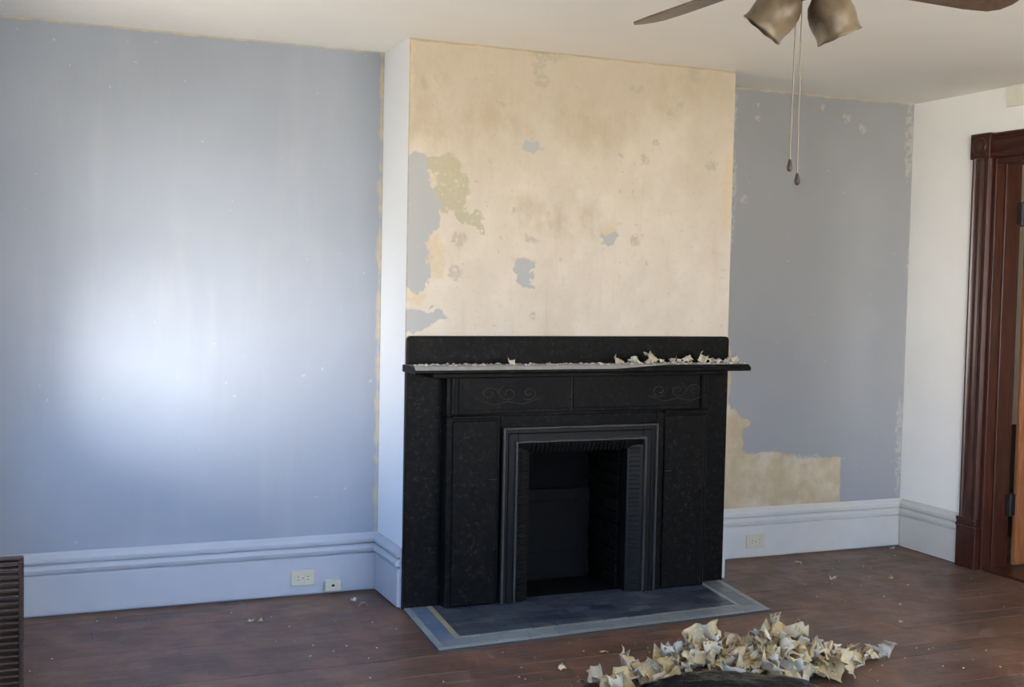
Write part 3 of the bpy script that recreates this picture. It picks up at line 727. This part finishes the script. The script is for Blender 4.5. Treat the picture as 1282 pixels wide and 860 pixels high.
# ------------------------------------------------------------------ torn paper and plaster scraps
def scrap_mesh(name, size, curl, rough_, seed, nx=6, ny=5):
    rnd = random.Random(seed); bm = bmesh.new()
    w, l = size*rnd.uniform(.5, .9), size*rnd.uniform(.8, 1.3)
    ph = rnd.uniform(0, 6); tw = rnd.uniform(-.8, .8); ax = rnd.uniform(-.5, .5)
    tops, bots = [], []
    for j in range(ny+1):
        for i in range(nx+1):
            u, v = i/nx-.5, j/ny-.5
            e = 1 + .22*mnoise.noise((u*3+seed, v*3, 1.7))
            x, y_ = u*l*e, v*w*e*(1+.35*mnoise.noise((u*4, seed, .3)))
            s = x + y_*ax
            R_ = 1/max(abs(curl), .01)*size
            th = s/R_
            px, pz = R_*math.sin(th), R_*(1-math.cos(th))*(1 if curl > 0 else -1)
            pz += rough_*size*mnoise.noise((u*3.5+ph, v*3.5, seed*.7)) + tw*u*v*size*.6
            tops.append(bm.verts.new((px-y_*ax*.3, y_, pz+.0007))); bots.append(bm.verts.new((px-y_*ax*.3, y_, pz-.0007)))
    W = nx+1
    for j in range(ny):
        for i in range(nx):
            a, b, c, d = j*W+i, j*W+i+1, (j+1)*W+i+1, (j+1)*W+i
            f = bm.faces.new((tops[a], tops[b], tops[c], tops[d])); f.material_index = 0
            f = bm.faces.new((bots[d], bots[c], bots[b], bots[a])); f.material_index = 1
    rim_ = [i for i in range(nx+1)] + [j*W+nx for j in range(1, ny+1)] + [ny*W+i for i in range(nx-1, -1, -1)] + [j*W for j in range(ny-1, 0, -1)]
    for a, b in zip(rim_, rim_[1:]+rim_[:1]):
        f = bm.faces.new((bots[a], bots[b], tops[b], tops[a])); f.material_index = 1
    me = bpy.data.meshes.new(name); bm.to_mesh(me); bm.free()
    for p in me.polygons: p.use_smooth = True
    me.materials.append(M['cream']); me.materials.append(M['pale'])
    return me
SCR = [scrap_mesh('wallpaper_scrap', .085, c, r_, 11+i) for i, (c, r_) in enumerate(
    [(1.2, .25), (2.2, .15), (-1.6, .3), (3.0, .12), (.6, .4), (-2.6, .2), (1.8, .35), (.3, .45), (2.6, .25), (-1.0, .4), (3.6, .1), (1.5, .2)])]
def place_scrap(p, rot, s, label, group=None, k=None, name='wallpaper_scrap'):
    me = SCR[k if k is not None else random.randrange(len(SCR))]
    o = bpy.data.objects.new(name, me); COL.objects.link(o)
    o.rotation_euler = rot; o.scale = (s, s, s)
    R3 = o.rotation_euler.to_matrix()
    low = min((R3 @ v.co).z for v in me.vertices)*s
    o.location = (p[0], p[1], max(p[2], .001-low)); o['_low'] = 0
    del o['_low']
    tag(o, label, 'paper scrap', group); return o
def pile_h(x, y_):
    def g(cx, cy, rx, ry, h): return h*max(0, 1-((x-cx)/rx)**2-((y_-cy)/ry)**2)
    return max(g(1.12, -1.42, .42, .24, .165), g(.83, -1.36, .20, .18, .165), g(1.17, -1.38, .16, .18, .20), g(.58, -1.38, .26, .16, .085))
def zone(x, y_, z):
    if x < .68: return 'torn wallpaper scrap in the thin left tail of the floor pile', 'scraps in the left tail of the floor pile'
    if x > 1.34: return 'torn wallpaper scrap on the right slope of the floor pile', 'scraps on the right slope of the floor pile'
    if y_ < -1.48: return 'torn wallpaper scrap at the front of the floor pile beside the bin bag', 'scraps at the front of the floor pile'
    if z > .10: return 'torn wallpaper scrap on the crest of the floor pile', 'scraps on the crest of the floor pile'
    return 'torn wallpaper scrap in the middle of the floor pile below its crest', 'scraps in the middle of the floor pile'
rs = random.Random(3); n = 0; tries = 0
while n < 215 and tries < 20000:
    tries += 1
    x, y_ = rs.uniform(.34, 1.56), rs.uniform(-1.66, -1.14); h = pile_h(x, y_)
    if h < .012 or rs.random() > .25 + h*5: continue
    z = h*(.15 + .85*rs.random()**.6) - .015
    place_scrap((x, y_, z), (rs.uniform(-1.3, 1.3), rs.uniform(-1.3, 1.3), rs.uniform(0, 6.28)), rs.uniform(.7, 1.35),
                *zone(x, y_, z)); n += 1
for i in range(14):
    a = rs.uniform(0, 6.28); r_ = rs.random()**.5
    place_scrap((1.665+.10*r_*math.cos(a), -1.40+.06*r_*math.sin(a), rs.uniform(0, .04)), (rs.uniform(-1, 1), rs.uniform(-1, 1), rs.uniform(0, 6.28)), rs.uniform(.5, .9),
                'small wallpaper scrap in the clump right of the main pile', 'scraps in the small right hand clump')
place_scrap((1.19, -1.37, .185), (1.25, .35, .5), 1.35, 'pointed cream scrap standing upright at the peak of the pile', k=1)
place_scrap((1.27, -1.40, .14), (.7, .5, 2.2), 1.5, 'large tan scrap sloping down beside the peak of the pile', k=6)
place_scrap((.80, -1.35, .165), (1.2, -.3, .2), 1.5, 'large curled cream scrap on the left shoulder of the pile', k=3)
place_scrap((.88, -1.35, .165), (1.1, .4, 1.1), 1.5, 'large rolled tan scrap next to the left shoulder scrap', k=10)
place_scrap((.97, -1.52, .105), (.6, .1, .3), 1.7, 'wide flat grey scrap low in the front of the pile', k=7)
place_scrap((.70, -1.42, .08), (.9, .2, .9), 1.0, 'pale blue white scrap at the left end of the pile', k=4)
# scraps lying on the mantel shelf
ms = random.Random(5)
for x, y_, s, k, lab in ((1.085, -.12, .62, 1, 'curled white scrap, first of the row on the mantel shelf'), (1.20, -.12, .50, 2, 'small bent white scrap on the mantel shelf'),
                         (1.29, -.11, .95, 4, 'broad cream scrap on the mantel shelf right of centre'), (1.60, -.11, .95, 10, 'rolled cream scrap with a hole near the right end of the mantel shelf'),
                         (1.53, -.10, .60, 5, 'flat cream scrap beside the rolled one on the mantel shelf'), (1.79, -.13, .55, 8, 'cream scrap at the far right end of the mantel shelf'),
                         (.50, -.13, .50, 0, 'yellowish scrap alone on the left half of the mantel shelf')):
    o = place_scrap((x, y_, 1.197), (ms.uniform(.5, 1.1), ms.uniform(-.4, .4), ms.uniform(-.6, .6)), s, lab, k=k)
    low = min((o.rotation_euler.to_matrix() @ v.co).z for v in o.data.vertices)*s; o.location.z = 1.197-low
for i in range(26):
    x = ms.uniform(1.15, 1.80); s = ms.uniform(.25, .5)
    o = place_scrap((x, ms.uniform(-.17, -.06), 1.197), (ms.uniform(-.8, .8), ms.uniform(-.8, .8), ms.uniform(0, 6.28)), s,
                    'small plaster flake among the scraps on the right half of the mantel shelf', 'flakes on the right of the mantel shelf', name='plaster_flake')
    low = min((o.rotation_euler.to_matrix() @ v.co).z for v in o.data.vertices)*s; o.location.z = 1.197-low
# crumbs too small to count
def repaint(o, mats):
    for i, m in enumerate(mats): o.material_slots[i].link = 'OBJECT'; o.material_slots[i].material = m
for o in COL.objects:
    if o.type == 'MESH' and o.name.split('.')[0] in ('wallpaper_scrap', 'plaster_flake') and o.location.z > 1: repaint(o, (M['shelfscrap'], M['crumb']))
def crumbs(name, pts, label, smin, smax, mat=None):
    bm = bmesh.new(); r_ = random.Random(9)
    for p in pts:
        s = r_.uniform(smin, smax)
        bmesh.ops.create_icosphere(bm, subdivisions=1, radius=s, matrix=Matrix.Translation((p[0], p[1], p[2]+s*.35)) @ Matrix.Rotation(r_.uniform(0, 6), 4, 'Z') @ Matrix.Diagonal((r_.uniform(.7, 1.8), r_.uniform(.6, 1.2), r_.uniform(.3, .7), 1)))
    o = obj(name, bm, mat or M['crumb']); o['kind'] = 'stuff'; o['label'] = label; o['category'] = 'crumbs'; return o
r_ = random.Random(21)
crumbs('shelf_crumbs', [(r_.uniform(.0, 1.83), r_.uniform(-.19, -.05), 1.197) for _ in range(190)], 'pale plaster crumbs scattered along the mantel shelf', .003, .009)
pts = []
while len(pts) < 130:
    x, y_ = r_.uniform(-1.7, 3.35), r_.uniform(-1.9, .36)
    if -.08 < x < 1.83 and y_ > -.73: continue
    if x < -.9 and r_.random() < .5: continue
    pts.append((x, y_, 0.0))
pts += [(r_.gauss(.9, .5), r_.gauss(-1.35, .18), 0.0) for _ in range(140)]
pts = [p for p in pts if not (-.08 < p[0] < 1.83 and p[1] > -.73) and not (.2 < p[0] < 1.2 and p[1] < -1.55)]
crumbs('floor_crumbs', pts, 'tiny pale plaster crumbs scattered over the floorboards', .0018, .005)
# larger flakes lying loose on the floor
FLK = [(-.72, .02, 'on the bare boards left of the fireplace'), (-.68, 0.0, 'touching another left of the fireplace'), (-.16, .10, 'near the phone jack'), (-.18, .21, 'under the phone jack'), (.62, -.95, 'in front of the hearth'),
       (.35, -1.10, 'left of the scrap pile'), (3.28, .33, 'in the far corner of the alcove'), (2.42, -.20, 'on the boards in front of the alcove'), (2.75, -.28, 'on the boards near the doorway'), (2.45, .15, 'below the alcove outlet'),
       (2.2, -1.0, 'on the dust strewn boards right of the hearth'), (1.62, -1.18, 'just behind the small clump of scraps')]
for i, (x, y_, where) in enumerate(FLK):
    place_scrap((x, y_, .003), (r_.uniform(-.3, .3), r_.uniform(-.3, .3), r_.uniform(0, 6)), r_.uniform(.28, .5), 'small loose white plaster flake ' + where, k=i % len(SCR), name='plaster_flake')

# ------------------------------------------------------------------ black bin bag at the bottom edge
bm = bmesh.new(); bmesh.ops.create_icosphere(bm, subdivisions=5, radius=1)
for v in bm.verts:
    c = v.co.copy(); d = c.normalized()
    w_ = mnoise.noise(d*2.2)*.13 + abs(mnoise.noise(d*6.5+Vector((3, 1, 0))))*.09 + mnoise.noise(Vector((d.x*14, d.y*3, d.z*8)))*.035
    c = d*(1+w_); c.z = max(c.z, -.55); v.co = (c.x*.40, c.y*.24, (c.z+.55)*.105)
bag = obj('bin_bag', bm, M['bag'], smooth=True); bag.location = (.70, -1.86, .0); bag.rotation_euler = (0, 0, math.radians(-22))
tag(bag, 'shiny black plastic bin bag in front of the scrap pile', 'bin bag')
